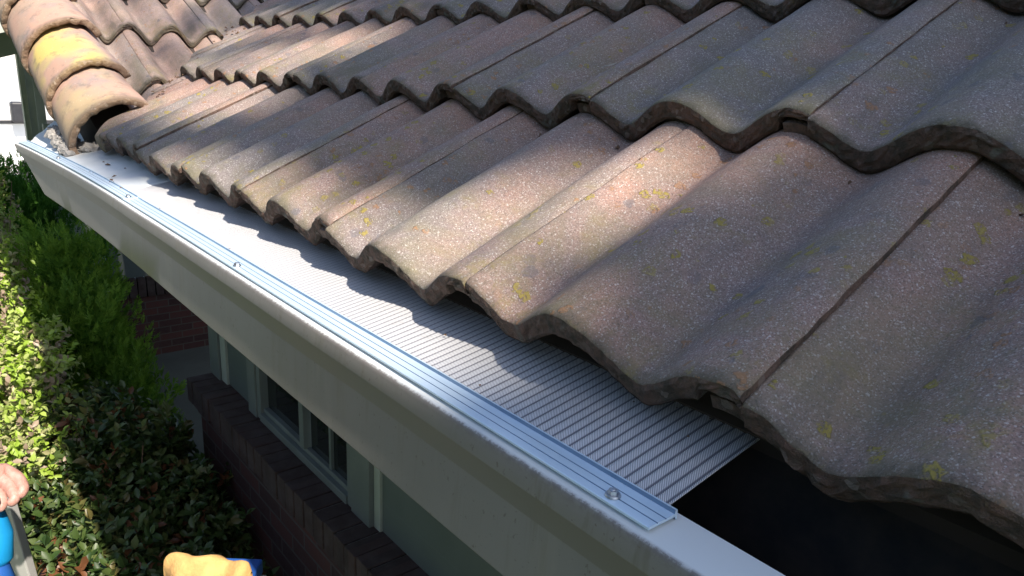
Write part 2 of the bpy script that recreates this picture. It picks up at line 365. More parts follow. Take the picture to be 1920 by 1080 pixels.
# wing wall beyond the porch, brick below siding
boxo('wing_brick_wall', M['brick_y'], (.95, 5, 7.05, 7.2, GZ - .05, -1.985), house, 0)
bm = bmesh.new(); x = .95
while x < 4.0:
    box(bm, x, x + .066, 7.03, 7.12, -1.983, -1.80); x += .077
from_bm('soldier_course', bm, M['sillb'], house, bevel=.003)
boxo('wing_siding', M['siding'], (.97, 5, 7.08, 7.2, -1.797, .1), house, 0)
boxo('wing_trim', M['white'], (1.30, 1.36, 7.06, 7.10, -1.797, -.1), house)
boxo('wing_door', M['beam'], (.60, .92, 7.15, 7.2, GZ, -.4), house)

# ------------------------------------------------------------------ roof and tiles
roof = empty('roof', (1.5, 0, .3)); keep(roof, house)
def rkeep(o): o.parent = roof; o.matrix_parent_inverse = Matrix.Translation((1.5, 0, .3)).inverted(); return o
A = .034
AW = [1.0]
def prof(y): return -A * AW[0] * (1 - math.sqrt(1 - .86 * math.sin(math.pi * (y - .02) / .15) ** 2)) / (1 - math.sqrt(.14))
def tile_mesh(seed, length=.405, ny=54, nx=22, thick=.0245):
    rs = random.Random(seed); ys = [0, .0015] + [.30 * k / ny for k in range(1, ny)] + [.2985, .30]
    ys = sorted(set(ys)); xs = sorted(set([0, .0012, .003, .006] + [length * (k / nx) ** 1.15 for k in range(1, nx + 1)]))
    ox = seed * 3.7; V = []; F = []; mi = []
    def nz(x, y, s, a): return a * noise.noise(Vector((x * s + ox, y * s, ox * .3)))
    def top(x, y):
        z = prof(y) + nz(x, y, 14, .0016) + nz(x, y, 60, .0006) - .0022 * math.exp(-x / .0022)
        if y < .003: z -= .0018 * (1 - y / .003)
        if y > .297: z -= .0018
        return z
    def fx(y): return nz(0, y, 55, .0018) + nz(3, y, 170, .0018) + nz(5, y, 12, .0025) - .004 * max(0, nz(9, y, 38, 1) - .45)
    nyc = len(ys); nxc = len(xs)
    for i, x in enumerate(xs):
        for y in ys:
            xx = x + fx(y) * max(0, 1 - x / .03); yy = y
            if y < .002: yy = y + nz(x, 1, 90, .0016)
            V.append((xx, yy, top(x, y)))
    for i in range(nxc - 1):
        for j in range(nyc - 1):
            a = i * nyc + j; F.append((a, a + nyc, a + nyc + 1, a + 1)); mi.append(0)
    # underside
    base = len(V)
    def bot(x, y): return prof(y) - (thick if y > .034 else .0125) - (0 if y < .034 else 0) + nz(x, y + 2, 40, .002)
    for x in xs:
        for y in ys: V.append((x + fx(y) * max(0, 1 - x / .03) + (.002 if x < .001 else 0), y, bot(x, y)))
    for i in range(nxc - 1):
        for j in range(nyc - 1):
            a = base + i * nyc + j; F.append((a, a + 1, a + nyc + 1, a + nyc)); mi.append(1)
    # front butt face with rough rows
    rows = [list(range(nyc))]
    for r_ in range(1, 5):
        t = r_ / 5; st = len(V)
        for j, y in enumerate(ys):
            z = top(0, y) * (1 - t) + bot(0, y) * t
            V.append((fx(y) - .001 + rs.uniform(-.0012, .0010) + nz(t * .1, y, 90, .0018) , y, z))
        rows.append(list(range(st, st + nyc)))
    rows.append([base + j for j in range(nyc)])
    for a, b in zip(rows, rows[1:]):
        for j in range(nyc - 1): F.append((a[j], a[j + 1], b[j + 1], b[j])); mi.append(1)
    # near and far edges
    for j in (0, nyc - 1):
        for i in range(nxc - 1):
            a = i * nyc + j; b = base + i * nyc + j
            F.append((a, b, b + nyc, a + nyc) if j == 0 else (a, a + nyc, b + nyc, b)); mi.append(1)
    # interlocking underlap shelf on the far side, under the next tile's lip
    st = len(V); us = [.30, .306, .312, .318, .324, .330]
    for x in xs:
        for y in us:
            V.append((x + .004, y, prof(y) - .0145))
        for y in us:
            V.append((x + .004, y, prof(y) - thick - .0015))
    k = len(us)
    for i in range(nxc - 1):
        for j in range(k - 1):
            a = st + i * 2 * k + j; F.append((a, a + 2 * k, a + 2 * k + 1, a + 1)); mi.append(1)
            a += k; F.append((a, a + 1, a + 2 * k + 1, a + 2 * k)); mi.append(1)
        a = st + i * 2 * k + k - 1; F.append((a, a + 2 * k, a + 3 * k, a + k)); mi.append(1)
    for j in range(k - 1):
        a = st + j; F.append((a, a + 1, a + k + 1, a + k)); mi.append(1)
    me = bpy.data.meshes.new('roof_tile'); me.from_pydata(V, [], F); me.update()
    me.materials.append(M['tile']); me.materials.append(M['tile_face'])
    me.polygons.foreach_set('material_index', mi); me.polygons.foreach_set('use_smooth', [m == 0 for m in mi])
    return me
TM = [tile_mesh(s) for s in range(6)]
tilt = TH - math.atan(.025 / E_)
def tile_mat(k, y, dn=0, dx=0, droll=0, dyaw=0):
    p = S * (k * E_ + dx) + N * dn; p.y = y
    return Matrix.Translation(p) @ Matrix.Rotation(-tilt, 4, 'Y') @ Matrix.Rotation(dyaw, 4, 'Z') @ Matrix.Rotation(droll, 4, 'X')
def valley_y(x): return 1.86 + .93 * x
rt = random.Random(11)
for k in range(0, 7):
    y0 = (-.063 if k % 2 == 0 else .087) - .9
    while y0 < 3.4:
        x_mid = k * E_ * S.x
        if y0 < valley_y(x_mid + .42 * S.x) - .0 and not (k > 3 and y0 < -.3):
            me = TM[rt.randrange(6)]
            mw = tile_mat(k, y0, rt.uniform(-.002, .0025) + (.006 if k else 0), rt.uniform(-.006, .006) + (.004 if k else 0), rt.uniform(-.008, .008), rt.uniform(-.006, .006))
            if k == 0 and abs(y0 + .063) < .01: mw = tile_mat(k, y0, .002, -.004, 0.01, 0)
            ends = (y0 + .33 > valley_y(x_mid))
            if ends:
                bm = bmesh.new(); bm.from_mesh(me); bm.transform(mw)
                c = Vector((x_mid, valley_y(x_mid), 0)); nn = Vector((-.93, 1, 0)).normalized()
                bmesh.ops.bisect_plane(bm, geom=bm.verts[:] + bm.edges[:] + bm.faces[:], plane_co=c, plane_no=nn, clear_outer=True)
                if len(bm.faces) == 0: bm.free(); y0 += .3; continue
                bm.transform(mw.inverted()); m2 = bpy.data.meshes.new('roof_tile'); bm.to_mesh(m2); bm.free()
                m2.materials.clear(); m2.materials.append(M['tile']); m2.materials.append(M['tile_face']); me = m2
            o = bpy.data.objects.new('roof_tile', me); col.objects.link(o); rkeep(o); o.matrix_basis = mw
        y0 += .3
# deck under the tiles (parallel to roof, cut along the valley)
bm = bmesh.new(); dv = []
for (t, y) in ((.02, -3.4), (2.6, -3.4), (2.6, 1.86 + .93 * 2.6 * S.x + .1), (.02, 1.95)):
    dv.append((S * t + N * -.075 + Vector((0, y, 0)), S * t + N * -.095 + Vector((0, y, 0))))
a = [bm.verts.new(p[0]) for p in dv]; b = [bm.verts.new(p[1]) for p in dv]
bm.faces.new(a); bm.faces.new(b[::-1])
for i in range(4): bm.faces.new((a[i], b[i], b[(i + 1) % 4], a[(i + 1) % 4]))
rkeep(from_bm('roof_deck', bm, M['ply']))

# wing roof: pale tiles running up and away
AZ, EL = R(2.0), R(25.6)
WD = Vector((math.sin(AZ) * math.cos(EL), math.cos(AZ) * math.cos(EL), math.sin(EL))); WL = Vector((math.cos(AZ), -math.sin(AZ), 0)); WN = WL.cross(WD)
WO = Vector((.235, 2.40, .284))          # crest at the lower edge of the second course
def wing_tile_mesh(seed):
    AW[0] = 1.6
    me = tile_mesh(seed + 20, .40, 30, 10, .02); me.materials.clear(); me.materials.append(M['wtile']); me.materials.append(M['tile_face'])
    me.name = 'wing_tile'; AW[0] = 1.0; return me
WT = [wing_tile_mesh(s) for s in range(3)]
WP = .128 / .15
for k in range(-2, 6):
    for i in range(-1, 8):
        yl = i * .3 * WP - .02 * WP
        p = WO + WD * (k * .355) + WL * yl
        # local x up slope, local y across; the lip side is the near side
        sc = Matrix.Diagonal((1.09, WP, 1, 1))
        rm = Matrix((( WD.x, WL.x, WN.x, 0), (WD.y, WL.y, WN.y, 0), (WD.z, WL.z, WN.z, 0), (0, 0, 0, 1)))
        mw = Matrix.Translation(p) @ rm @ Matrix.Rotation(R(4.0), 4, 'Y') @ sc @ Matrix.Rotation(rt.uniform(-.012, .012), 4, 'Z')
        me = WT[rt.randrange(3)]
        bm = bmesh.new(); bm.from_mesh(me); bm.transform(mw)
        c = Vector((0, 1.84, 0)); nn = Vector((-.93, 1, 0)).normalized()
        bmesh.ops.bisect_plane(bm, geom=bm.verts[:] + bm.edges[:] + bm.faces[:], plane_co=c, plane_no=nn, clear_inner=True)
        bmesh.ops.bisect_plane(bm, geom=bm.verts[:] + bm.edges[:] + bm.faces[:], plane_co=Vector((.115, 1.92, 0)), plane_no=Vector((1, .02, 0)), clear_inner=True)
        if len(bm.faces) < 4: bm.free(); continue
        bm.transform(mw.inverted()); m2 = bpy.data.meshes.new('wing_tile'); bm.to_mesh(m2); bm.free()
        m2.materials.clear(); m2.materials.append(M['wtile']); m2.materials.append(M['tile_face'])
        o = bpy.data.objects.new('wing_tile', m2); col.objects.link(o); rkeep(o); o.matrix_basis = mw
bm = bmesh.new()
pts = [WO + WD * t + WL * l - WN * .075 for t, l in ((-.3, .03), (-.15, .12), (2.0, 2.0), (2.0, .03))]
a = [bm.verts.new(p) for p in pts]; b = [bm.verts.new(p - WN * .02) for p in pts]
bm.faces.new(a); bm.faces.new(b[::-1])
for i in range(4): bm.faces.new((a[i], b[i], b[(i + 1) % 4], a[(i + 1) % 4]))
rkeep(from_bm('wing_deck', bm, M['ply']))

# barrel cap tiles stepping up the rake
def cap_mesh(seed, L=.31):
    nu, nv = 40, 16; ox = seed * 5.1; V = []; F = []
    xs = [0, .002, .006, .015] + [.02 + (L - .02) * k / nv for k in range(1, nv + 1)]
    def ring(x, inner):
        r0 = .119 - .020 * x / L; r0 -= .019 if inner else 0
        out = []
        for j in range(nu + 1):
            a_ = math.pi * (-.06 + 1.12 * j / nu)
            nz_ = .0022 * noise.noise(Vector((x * 20 + ox, math.cos(a_) * 3, math.sin(a_) * 3))); r = r0 + nz_
            jx = .008 * noise.noise(Vector((ox, a_ * 6, 1))) + .004 * noise.noise(Vector((ox, a_ * 19, 4))) if x < .003 else 0
            if x < .001: r += (.002 if inner else -.003)
            out.append((x + jx + (.0015 * noise.noise(Vector((a_ * 30, ox, 0))) if x < .003 else 0), -r * math.cos(a_), r * math.sin(a_) * .74))
        return out
    for x in xs: V += ring(x, False)
    n1 = len(V)
    for x in xs: V += ring(x, True)
    c = nu + 1
    for i in range(len(xs) - 1):
        for j in range(nu):
            a_ = i * c + j; F.append((a_, a_ + c, a_ + c + 1, a_ + 1)); b_ = n1 + a_; F.append((b_, b_ + 1, b_ + c + 1, b_ + c))
    for j in range(nu): F.append((j, j + 1, n1 + j + 1, n1 + j))
    for j in (0, nu):
        for i in range(len(xs) - 1): a_ = i * c + j; F.append((a_, n1 + a_, n1 + a_ + c, a_ + c) if j == 0 else (a_, a_ + c, n1 + a_ + c, n1 + a_))
    me = bpy.data.meshes.new('cap_tile'); me.from_pydata(V, [], F); me.update(); me.polygons.foreach_set('use_smooth', [True] * len(F)); me.materials.append(M['cap']); return me
CM = [cap_mesh(s) for s in range(3)]
roll = R(37)
for k in range(-0, 7):
    CD = Vector((math.sin(R(-3.5)) * math.cos(EL), math.cos(R(-3.5)) * math.cos(EL), math.sin(EL)))
    p = Vector((.062, 1.912, -.018)) + CD * (0, .215, .475, .72, .97, 1.22, 1.47)[k]
    CL = Vector((CD.y, -CD.x, 0)).normalized(); CN = CL.cross(CD)
    rm = Matrix(((CD.x, CL.x, CN.x, 0), (CD.y, CL.y, CN.y, 0), (CD.z, CL.z, CN.z, 0), (0, 0, 0, 1)))
    o = bpy.data.objects.new('cap_tile', CM[k % 3]); col.objects.link(o); rkeep(o)
    o.color = ((.35, 1, .1, .3, 0, .3, 0)[k], 0, 0, 1)
    o.matrix_basis = Matrix.Translation(p) @ rm @ Matrix.Rotation(R(3.5), 4, 'Y') @ Matrix.Rotation(-roll * -1, 4, 'X')
bm = bmesh.new(); q0 = Vector((.085, 1.945, -.05)); q1 = q0 + CD * 1.9; vs = []
for q_ in (q0, q1):
    for a_, b_ in ((-.04, -.10), (.05, -.10), (.05, .03), (-.04, .0)): vs.append(bm.verts.new(q_ + CL * a_ + CN * b_))
for f in ((0, 3, 2, 1), (4, 5, 6, 7), (0, 1, 5, 4), (1, 2, 6, 5), (2, 3, 7, 6), (3, 0, 4, 7)): bm.faces.new([vs[i] for i in f])
rkeep(from_bm('rake_board', bm, M['ply']))
# mortar bedding at the foot of the caps
bm = bmesh.new(); mr = random.Random(4)
for k in range(26):
    t_ = k / 25; c_ = Vector((-.030 + .012 * mr.uniform(-1, 1), 1.95 + .22 * t_, -.068 + .035 * t_ + mr.uniform(-.006, .006))) if k % 3 else Vector((mr.uniform(.0, .10), mr.uniform(1.94, 2.0), -.066 + mr.uniform(0, .012)))
    mt = bmesh.ops.create_icosphere(bm, subdivisions=3, radius=mr.uniform(.017, .026), matrix=Matrix.Translation(c_) @ Matrix.Diagonal((1, 1.6, .6, 1)))
    for v in mt['verts']: v.co += Vector((noise.noise(v.co * 90), noise.noise(v.co * 90 + Vector((5, 0, 0))), noise.noise(v.co * 90 + Vector((0, 9, 0))))) * .012
rkeep(from_bm('mortar_bedding', bm, M['mortar'], None, False))

# porch beyond the wing: posts, beam and boarded underside
def post(x, y, wd, m, z1=.2, lab=None): return boxo('porch_post', m, (x, x + wd, y, y + .10, GZ, .33), house, .004)
post(.575, 8.0, .045, M['post']); post(.622, 8.03, .06, M['postl']); post(.70, 8.2, .075, M['post']); post(.86, 8.3, .03, M['post'])
bm = bmesh.new(); vs = box(bm, -.3, 2.2, 7.96, 8.10, .16, .36)
for v in vs: v.co.z += (v.co.x - .6) * .30
from_bm('porch_beam', bm, M['beam'], house, bevel=.004)
bm = bmesh.new(); vs = box(bm, .74, 2.6, 8.12, 8.22, -.14, .16); from_bm('porch_header', bm, M['postl'], house, bevel=.004)
bm = bmesh.new()
for k in range(16):
    x0 = -.9 + k * .21; vs = box(bm, x0, x0 + .203, 3.6, 9.2, 0, .02)
    for v in vs: v.co.z += .40 + (v.co.y - 3.6) * .035 + (v.co.x - .6) * .12
from_bm('porch_ceiling', bm, M['soffit'], house)
bm = bmesh.new()
for k in range(3):
    x0 = .52 + k * .55; vs = box(bm, x0 - .05, x0 + .05, 4.2, 8.2, -.12, -.002)
    for v in vs: v.co.z += .40 + (v.co.y - 3.6) * .035 + (v.co.x - .6) * .12
from_bm('porch_rafter', bm, M['beam'], house, bevel=.003)

# ------------------------------------------------------------------ gutter
def bend(x, y): return x - .036 * max(0, (y - 1.15) / 1.2) ** 2
gut = empty('rain_gutter', (-.02, .6, -.19)); tag(gut, 'cream painted metal rain gutter running along the tiled eave', 'gutter')
P = [(-.040, -.0815), (-.0402, -.0795), (-.0765, -.0795), (-.0790, -.0801), (-.0806, -.0816), (-.0813, -.0842), (-.0838, -.0965), (-.0836, -.0978), (-.0786, -.1200), (-.0787, -.1215), (-.0815, -.181), (-.078, -.1855), (-.072, -.1875), (.055, -.1895)]
ysg = np.concatenate([np.linspace(-1.3, 1.15, 30), np.linspace(1.2, 2.375, 26)])
arr = np.zeros((len(P), len(ysg), 3))
for i, (x, z) in enumerate(P):
    for j, y in enumerate(ysg):
        lim = 2.375 - (-.0795 - z) * 3.5; yy = y if y < 1.5 else 1.5 + (y - 1.5) * (lim - 1.5) / (2.375 - 1.5)
        wob = .0016 * noise.noise(Vector((yy * 4, z * 12, 0)))
        arr[i, j] = (bend(x, yy) + wob, yy, z)
o = grid_mesh('front_face', arr, M['gutter'], gut)
so_ = o.modifiers.new('thick', 'SOLIDIFY'); so_.thickness = .0012; so_.offset = 1; o.modifiers.new('es', 'EDGE_SPLIT').split_angle = R(40)
Q = [(-.078, -.0835), (-.074, -.118), (-.0735, -.1835), (.045, -.1845), (.060, -.175), (.0625, -.070)]
arr = np.array([[(bend(x, y) if x < 0 else x, y, z) for y in np.linspace(-1.3, 1.95, 20)] for x, z in Q])
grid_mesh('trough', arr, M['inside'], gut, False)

# ------------------------------------------------------------------ gutter guard
gd = empty('gutter_guard', (-.02, .6, -.075)); tag(gd, 'silver micro mesh gutter guard screwed onto the gutter lip with an edge strip tinted blue like reflected sky', 'gutter guard', None)
SL = math.tan(R(10.5))
ys = []; zs = []
y = -.047; pitch = .0092
while y < 1.345:
    ph = ((y / pitch) + .25) % 1.0
    ys.append(y); zs.append(-.0011 * math.exp(-((ph - .5) / .11) ** 2) + .0003 * math.sin(2 * math.pi * ph)); y += pitch / 7
xs = [-.0475, -.044, -.02, .0, .02, .04, .06, .085, .11]
arr = np.array([[(x if x < 0 else x, yy, -.0775 + (x + .0475) * SL * (1 if x > -.045 else 0) + z_ + .0008 * noise.noise(Vector((x * 12, yy * 4, 0)))) for yy, z_ in zip(ys, zs)] for x in xs])
o = grid_mesh('mesh_panel', arr, M['mesh'], gd); o.modifiers.new('thick', 'SOLIDIFY').thickness = .0007
# solid panel with slow waves beyond the mesh
ysl = np.linspace(1.335, 2.82, 90); arr = np.zeros((14, 90, 3))
for i in range(14):
    for j, yy in enumerate(ysl):
        x = -.0475 + i * .013; xx = bend(x, min(yy, 2.375))
        if yy > 2.30: xx = max(xx, -.0475 - .05 + (yy - 2.30) * .30)
        arr[i, j] = (xx + (.0 if i else 0), yy, -.0758 + i * .013 * SL + .0013 * math.sin(yy * 2 * math.pi / .27 + i * .06) + .0008 * math.sin(yy * 31))
o = grid_mesh('solid_panel', arr, M['solid'], gd); o.modifiers.new('thick', 'SOLIDIFY').thickness = .0008
def strip(name, y0, y1, z, n, dzr=0):
    # cross section with two fine grooves and a raised inner rim
    C = [(-.0735, -.0012), (-.0735, .0004), (-.0728, .0008), (-.0660, .0008), (-.0657, .0003), (-.0652, .0003), (-.0649, .0008), (-.0580, .0008), (-.0577, .0003), (-.0572, .0003), (-.0569, .0008),
         (-.0492, .0008), (-.0486, .0036), (-.0470, .0036), (-.0466, .0030), (-.0466, -.0032), (-.0480, -.0032), (-.0485, -.0012)]
    yy = np.linspace(y0, y1, n); arr = np.zeros((len(C), n, 3))
    for i, (x, dz) in enumerate(C):
        for j, y in enumerate(yy): arr[i, j] = (bend(x, y), y, z + dz + .0004 * math.sin(y * 9))
    o = grid_mesh(name, arr, [M['strip'], M['groove']], gd, False, True)
    me = o.data
    for p in me.polygons:
        xm = sum(me.vertices[v].co.x - bend(0, me.vertices[v].co.y) for v in p.vertices) / 4; zm = sum(me.vertices[v].co.z for v in p.vertices) / 4
        if -.0659 < xm < -.0650 or -.0579 < xm < -.0570 or xm > -.0492 and zm < z + .0030: p.material_index = 1
    bm = bmesh.new(); bm.from_mesh(me)
    bm.verts.ensure_lookup_table()
    bm.faces.new([bm.verts[i * n] for i in range(len(C))]); bm.faces.new([bm.verts[i * n + n - 1] for i in range(len(C))][::-1]); bm.to_mesh(me); bm.free()
    return o
strip('edge_strip', -.0575, 1.255, -.0755, 30); strip('edge_strip', 1.235, 2.36, -.0742, 40)
def screw_mesh():
    bm = bmesh.new()
    bmesh.ops.create_cone(bm, cap_ends=True, segments=28, radius1=.0055, radius2=.0050, depth=.0011, matrix=Matrix.Translation((0, 0, .0006)))
    bmesh.ops.create_cone(bm, cap_ends=True, segments=6, radius1=.0037, radius2=.0034, depth=.0026, matrix=Matrix.Translation((0, 0, .0026)))
    bmesh.ops.create_cone(bm, cap_ends=True, segments=16, radius1=.0022, radius2=.0014, depth=.0006, matrix=Matrix.Translation((0, 0, .0044)))
    me = bpy.data.meshes.new('screw'); bm.to_mesh(me); bm.free(); me.materials.append(M['screw']); return me
SM = screw_mesh()
for x, y in ((-.0655, -.020), (-.0665, .658), (-.063, 1.245), (-.062, 1.90)):
    o = bpy.data.objects.new('screw', SM); col.objects.link(o); keep(o, gd); o.location = (bend(x, y), y, -.0745 if y < 1.2 else -.0733); o.rotation_euler = (0, 0, y * 7)
    if y > 1.2: o.location.z += .0006

# leaf crumbs scattered on guard, in gutter and in the tile troughs
bm = bmesh.new(); rd = random.Random(5)
def crumb(p, s):
    p = Vector(p); vs = []
    for k in range(5):
        a_ = k * 1.256 + rd.uniform(-.4, .4); vs.append(bm.verts.new(p + Vector((math.cos(a_) * s * rd.uniform(.5, 1.2), math.sin(a_) * s * rd.uniform(.4, 1), rd.uniform(0, s * .8)))))
    c = bm.verts.new(p + Vector((0, 0, s * 1.1)))
    for k in range(5): bm.faces.new((vs[k], vs[(k + 1) % 5], c))
def gz(x): return -.0765 + (x + .0475) * SL
for (x, y, s) in ((-.03, 1.50, .006), (-.052, 1.62, .004), (-.05, 1.60, .004), (-.047, 1.64, .004), (-.044, 1.47, .005), (-.046, 1.44, .005), (-.05, 1.45, .004), (.0, 1.72, .004), (-.005, 1.66, .007), (.012, 1.58, .003), (-.05, 1.36, .005), (-.065, 1.33, .005),
                  (-.035, .165, .0018), (.03, .05, .0016), (.022, -.01, .0014), (.05, -.008, .0016), (.045, .02, .0012), (.0, .27, .0022), (-.046, 1.1, .004), (-.046, .75, .003)):
    crumb((bend(x, y), y, gz(x) + .001), s)
for k in range(90): crumb((rd.uniform(-.05, .04), rd.uniform(-.5, .1), -.184), rd.uniform(.0015, .005))
for k in range(150):
    kk = rd.choice((1, 2, 3, 3)); x = kk * E_ + rd.uniform(-.03, -.004); i = rd.randrange(-2, 14)
    y = (.032 + .15 * i) + rd.gauss(0, .012)
    p = S * (x - E_ * 1 + E_) + N * (-.036 - .024 + .003) + Vector((0, y, 0))
    if y < valley_y(p.x): crumb(p, rd.uniform(.0015, .0055))
for k in range(260):
    t = rd.uniform(.2, 1.7); x = t * S.x; y = 1.86 + .93 * x + rd.gauss(0, .05); crumb(S * t + N * rd.uniform(-.035, -.015) + Vector((0, y, 0)), rd.uniform(.002, .008))
for (px, py) in ():
    pass
tag(from_bm('leaf_litter', bm, M['debris']), 'dry brown leaf crumbs scattered over the guard, gutter and tile troughs', 'leaf litter', None, 'stuff')
bm = bmesh.new(); tube(bm, [(.338, .413, .197), (.349, .408, .200), (.354, .405, .202)], [.0008, .0011, .0006], 6)
tag(from_bm('twig', bm, M['mortar']), 'thin pale twig lying in a trough of the second tile course', 'twig')

# ------------------------------------------------------------------ plants
def leaves_mesh(name, pos, nrm, dirs, ln, wd, tint, m, fold=.25, simple_=False):
    n = len(pos); side = np.cross(nrm, dirs); side /= np.linalg.norm(side, axis=1, keepdims=True) + 1e-9
    ln = ln[:, None]; wd = wd[:, None]
    if simple_:
        V = np.stack([pos, pos + dirs * ln * .5 + side * wd * .5, pos + dirs * ln, pos + dirs * ln * .5 - side * wd * .5], 1); k = 4; f = [[0, 1, 2, 3]]
    else:
        up = nrm * wd * fold; dr = -nrm * ln * .12
        V = np.stack([pos, pos + dirs * ln * .28 + side * wd * .42 + up, pos + dirs * ln * .62 + side * wd * .46 + up + dr * .4, pos + dirs * ln + dr, pos + dirs * ln * .62 - side * wd * .46 + up + dr * .4, pos + dirs * ln * .28 - side * wd * .42 + up, pos + dirs * ln * .5], 1)
        k = 7; f = [[0, 1, 6], [1, 2, 6], [2, 3, 6], [3, 4, 6], [4, 5, 6], [5, 0, 6]]
    me = bpy.data.meshes.new(name); F = (np.array(f)[None] + (np.arange(n) * k)[:, None, None]).reshape(-1, len(f[0]))
    me.from_pydata(V.reshape(-1, 3).tolist(), [], F.tolist()); me.update()
    at = me.attributes.new('tint', 'FLOAT', 'POINT'); at.data.foreach_set('value', np.repeat(tint, k).astype(np.float32))
    me.polygons.foreach_set('use_smooth', [not simple_] * len(F)); me.materials.append(m); return me
def unit(v): return v / (np.linalg.norm(v, axis=-1, keepdims=True) + 1e-9)
def blob_points(blobs, n):
    # points near the surfaces of several ellipsoids, fewer deep inside
    ws = np.array([b[3] * b[4] for b in blobs]); ws = ws / ws.sum(); idx = rng.choice(len(blobs), n, p=ws); B = np.array([b[:6] for b in blobs])[idx]
    d = unit(rng.normal(size=(n, 3))); rad = rng.uniform(.0, 1, n) ** .35
    lump = 1 + .22 * np.sin(d[:, 0] * 7 + B[:, 0] * 9) * np.sin(d[:, 1] * 6 + B[:, 1] * 5) + .15 * np.sin(d[:, 2] * 11 + idx)
    p = B[:, :3] + d * B[:, 3:6] * (rad * lump)[:, None]; return p, d, rad
def shrub(name, blobs, n, label, cat, m, ln=(.03, .05), ratio=.5, group=None, rosette=6, red=.12, root=None, stems=24):
    cx = sum(b[0] for b in blobs) / len(blobs); cy = sum(b[1] for b in blobs) / len(blobs)
    t = empty(name, (cx, cy, GZ)); tag(t, label, cat, group)
    nr = n // rosette; p, d, rad = blob_points(blobs, nr); p = np.repeat(p, rosette, 0); d = np.repeat(d, rosette, 0); k = len(p)
    clump_t = np.repeat(rng.uniform(0, 1, nr), rosette)
    axis = unit(d + np.array([0, 0, .9]) + rng.normal(size=(k, 3)) * .15); dirs = unit(axis * .7 + unit(rng.normal(size=(k, 3))))
    p = p + axis * rng.uniform(-.03, .03, k)[:, None]
    nrm = unit(axis + rng.normal(size=(k, 3)) * .4); nrm = unit(nrm - dirs * np.sum(nrm * dirs, 1, keepdims=True))
    L = rng.uniform(ln[0], ln[1], k); tint = np.clip(.62 * clump_t + rng.uniform(0, .3, k), 0, .78); r_ = rng.uniform(0, 1, nr) < red; tint = np.where(np.repeat(r_, rosette), 1.0, tint)
    me = leaves_mesh('foliage', p, nrm, dirs, L, L * ratio, tint, m); o = link('foliage', me); keep(o, t)
    bm = bmesh.new(); sr = random.Random(int(cx * 100) + 5)
    for s in range(stems):
        b = sr.choice(blobs); e = Vector((b[0] + sr.uniform(-.8, .8) * b[3], b[1] + sr.uniform(-.8, .8) * b[4], b[2] + sr.uniform(-.2, .85) * b[5]))
        st = Vector((cx + sr.uniform(-.1, .1), cy + sr.uniform(-.15, .15), GZ)); mid = st.lerp(e, .5) + Vector((sr.uniform(-.1, .1), sr.uniform(-.1, .1), .1))
        tube(bm, [st, mid, e], [.011, .006, .002], 5)
    keep(from_bm('stems', bm, M['stem']), t)
    return t
def conifer(name, blobs, n, label, cat, m, ln=(.05, .09), group=None, up=.9):
    cx = sum(b[0] for b in blobs) / len(blobs); cy = sum(b[1] for b in blobs) / len(blobs)
    t = empty(name, (cx, cy, GZ)); tag(t, label, cat, group)
    rs = 16; nr = n // rs; p, d, rad = blob_points(blobs, nr); axis0 = unit(d * .7 + np.array([0, 0, up]) + rng.normal(size=(nr, 3)) * .25)
    pl = unit(np.cross(axis0, rng.normal(size=(nr, 3)))); tt = np.tile(np.linspace(0, 1, rs), nr)[:, None]
    P0 = np.repeat(p, rs, 0); AX = np.repeat(axis0, rs, 0); PL = np.repeat(pl, rs, 0); k = len(P0)
    Ls = np.repeat(rng.uniform(ln[0], ln[1], nr), rs)
    sgn = np.tile(np.where(np.arange(rs) % 2 == 0, 1, -1), nr)[:, None]
    pos = P0 + AX * tt * Ls[:, None]; dirs = unit(AX * 1.0 + PL * sgn * (1.1 - .7 * tt) + rng.normal(size=(k, 3)) * .22)
    nrm = unit(np.cross(AX, PL) + rng.normal(size=(k, 3)) * .3); L = Ls * .55 * (1 - .5 * tt[:, 0])
    ct = np.repeat(rng.uniform(0, 1, nr) * .5 + .5 * rad, rs); tint = np.clip(ct * .8 + .2 * tt[:, 0] + rng.uniform(-.1, .1, k), 0, 1)
    me = leaves_mesh('foliage', pos, nrm, dirs, L, L * .30, tint, m, simple_=True); o = link('foliage', me); keep(o, t)
    bm = bmesh.new(); top = max(b[2] for b in blobs); tube(bm, [(cx, cy, GZ), (cx + .02, cy, (GZ + top) / 2), (cx, cy, top)], [.05, .035, .01], 8)
    keep(from_bm('trunk', bm, M['bark']), t); return t
conifer('juniper_bush', [(.42, 7.4, -1.55, .55, .7, .75), (.30, 7.0, -1.9, .6, .7, .6), (.75, 7.9, -1.5, .5, .6, .55), (.05, 6.9, -1.7, .4, .6, .6), (.34, 7.1, -1.15, .3, .4, .4)], 120000, 'dense dark green juniper bush beyond the far end of the gutter', 'bush', M['leaf_j'], (.07, .12))
conifer('arborvitae_bush', [(.30, 4.6, -1.35, .27, .42, .60), (.24, 4.15, -1.45, .24, .35, .45), (.34, 4.3, -1.75, .26, .5, .6), (.15, 5.2, -1.5, .3, .5, .4), (.34, 3.85, -1.75, .28, .3, .4)], 110000, 'feathery green arborvitae bush in shade under the eave', 'bush', M['leaf_c'], (.05, .09))
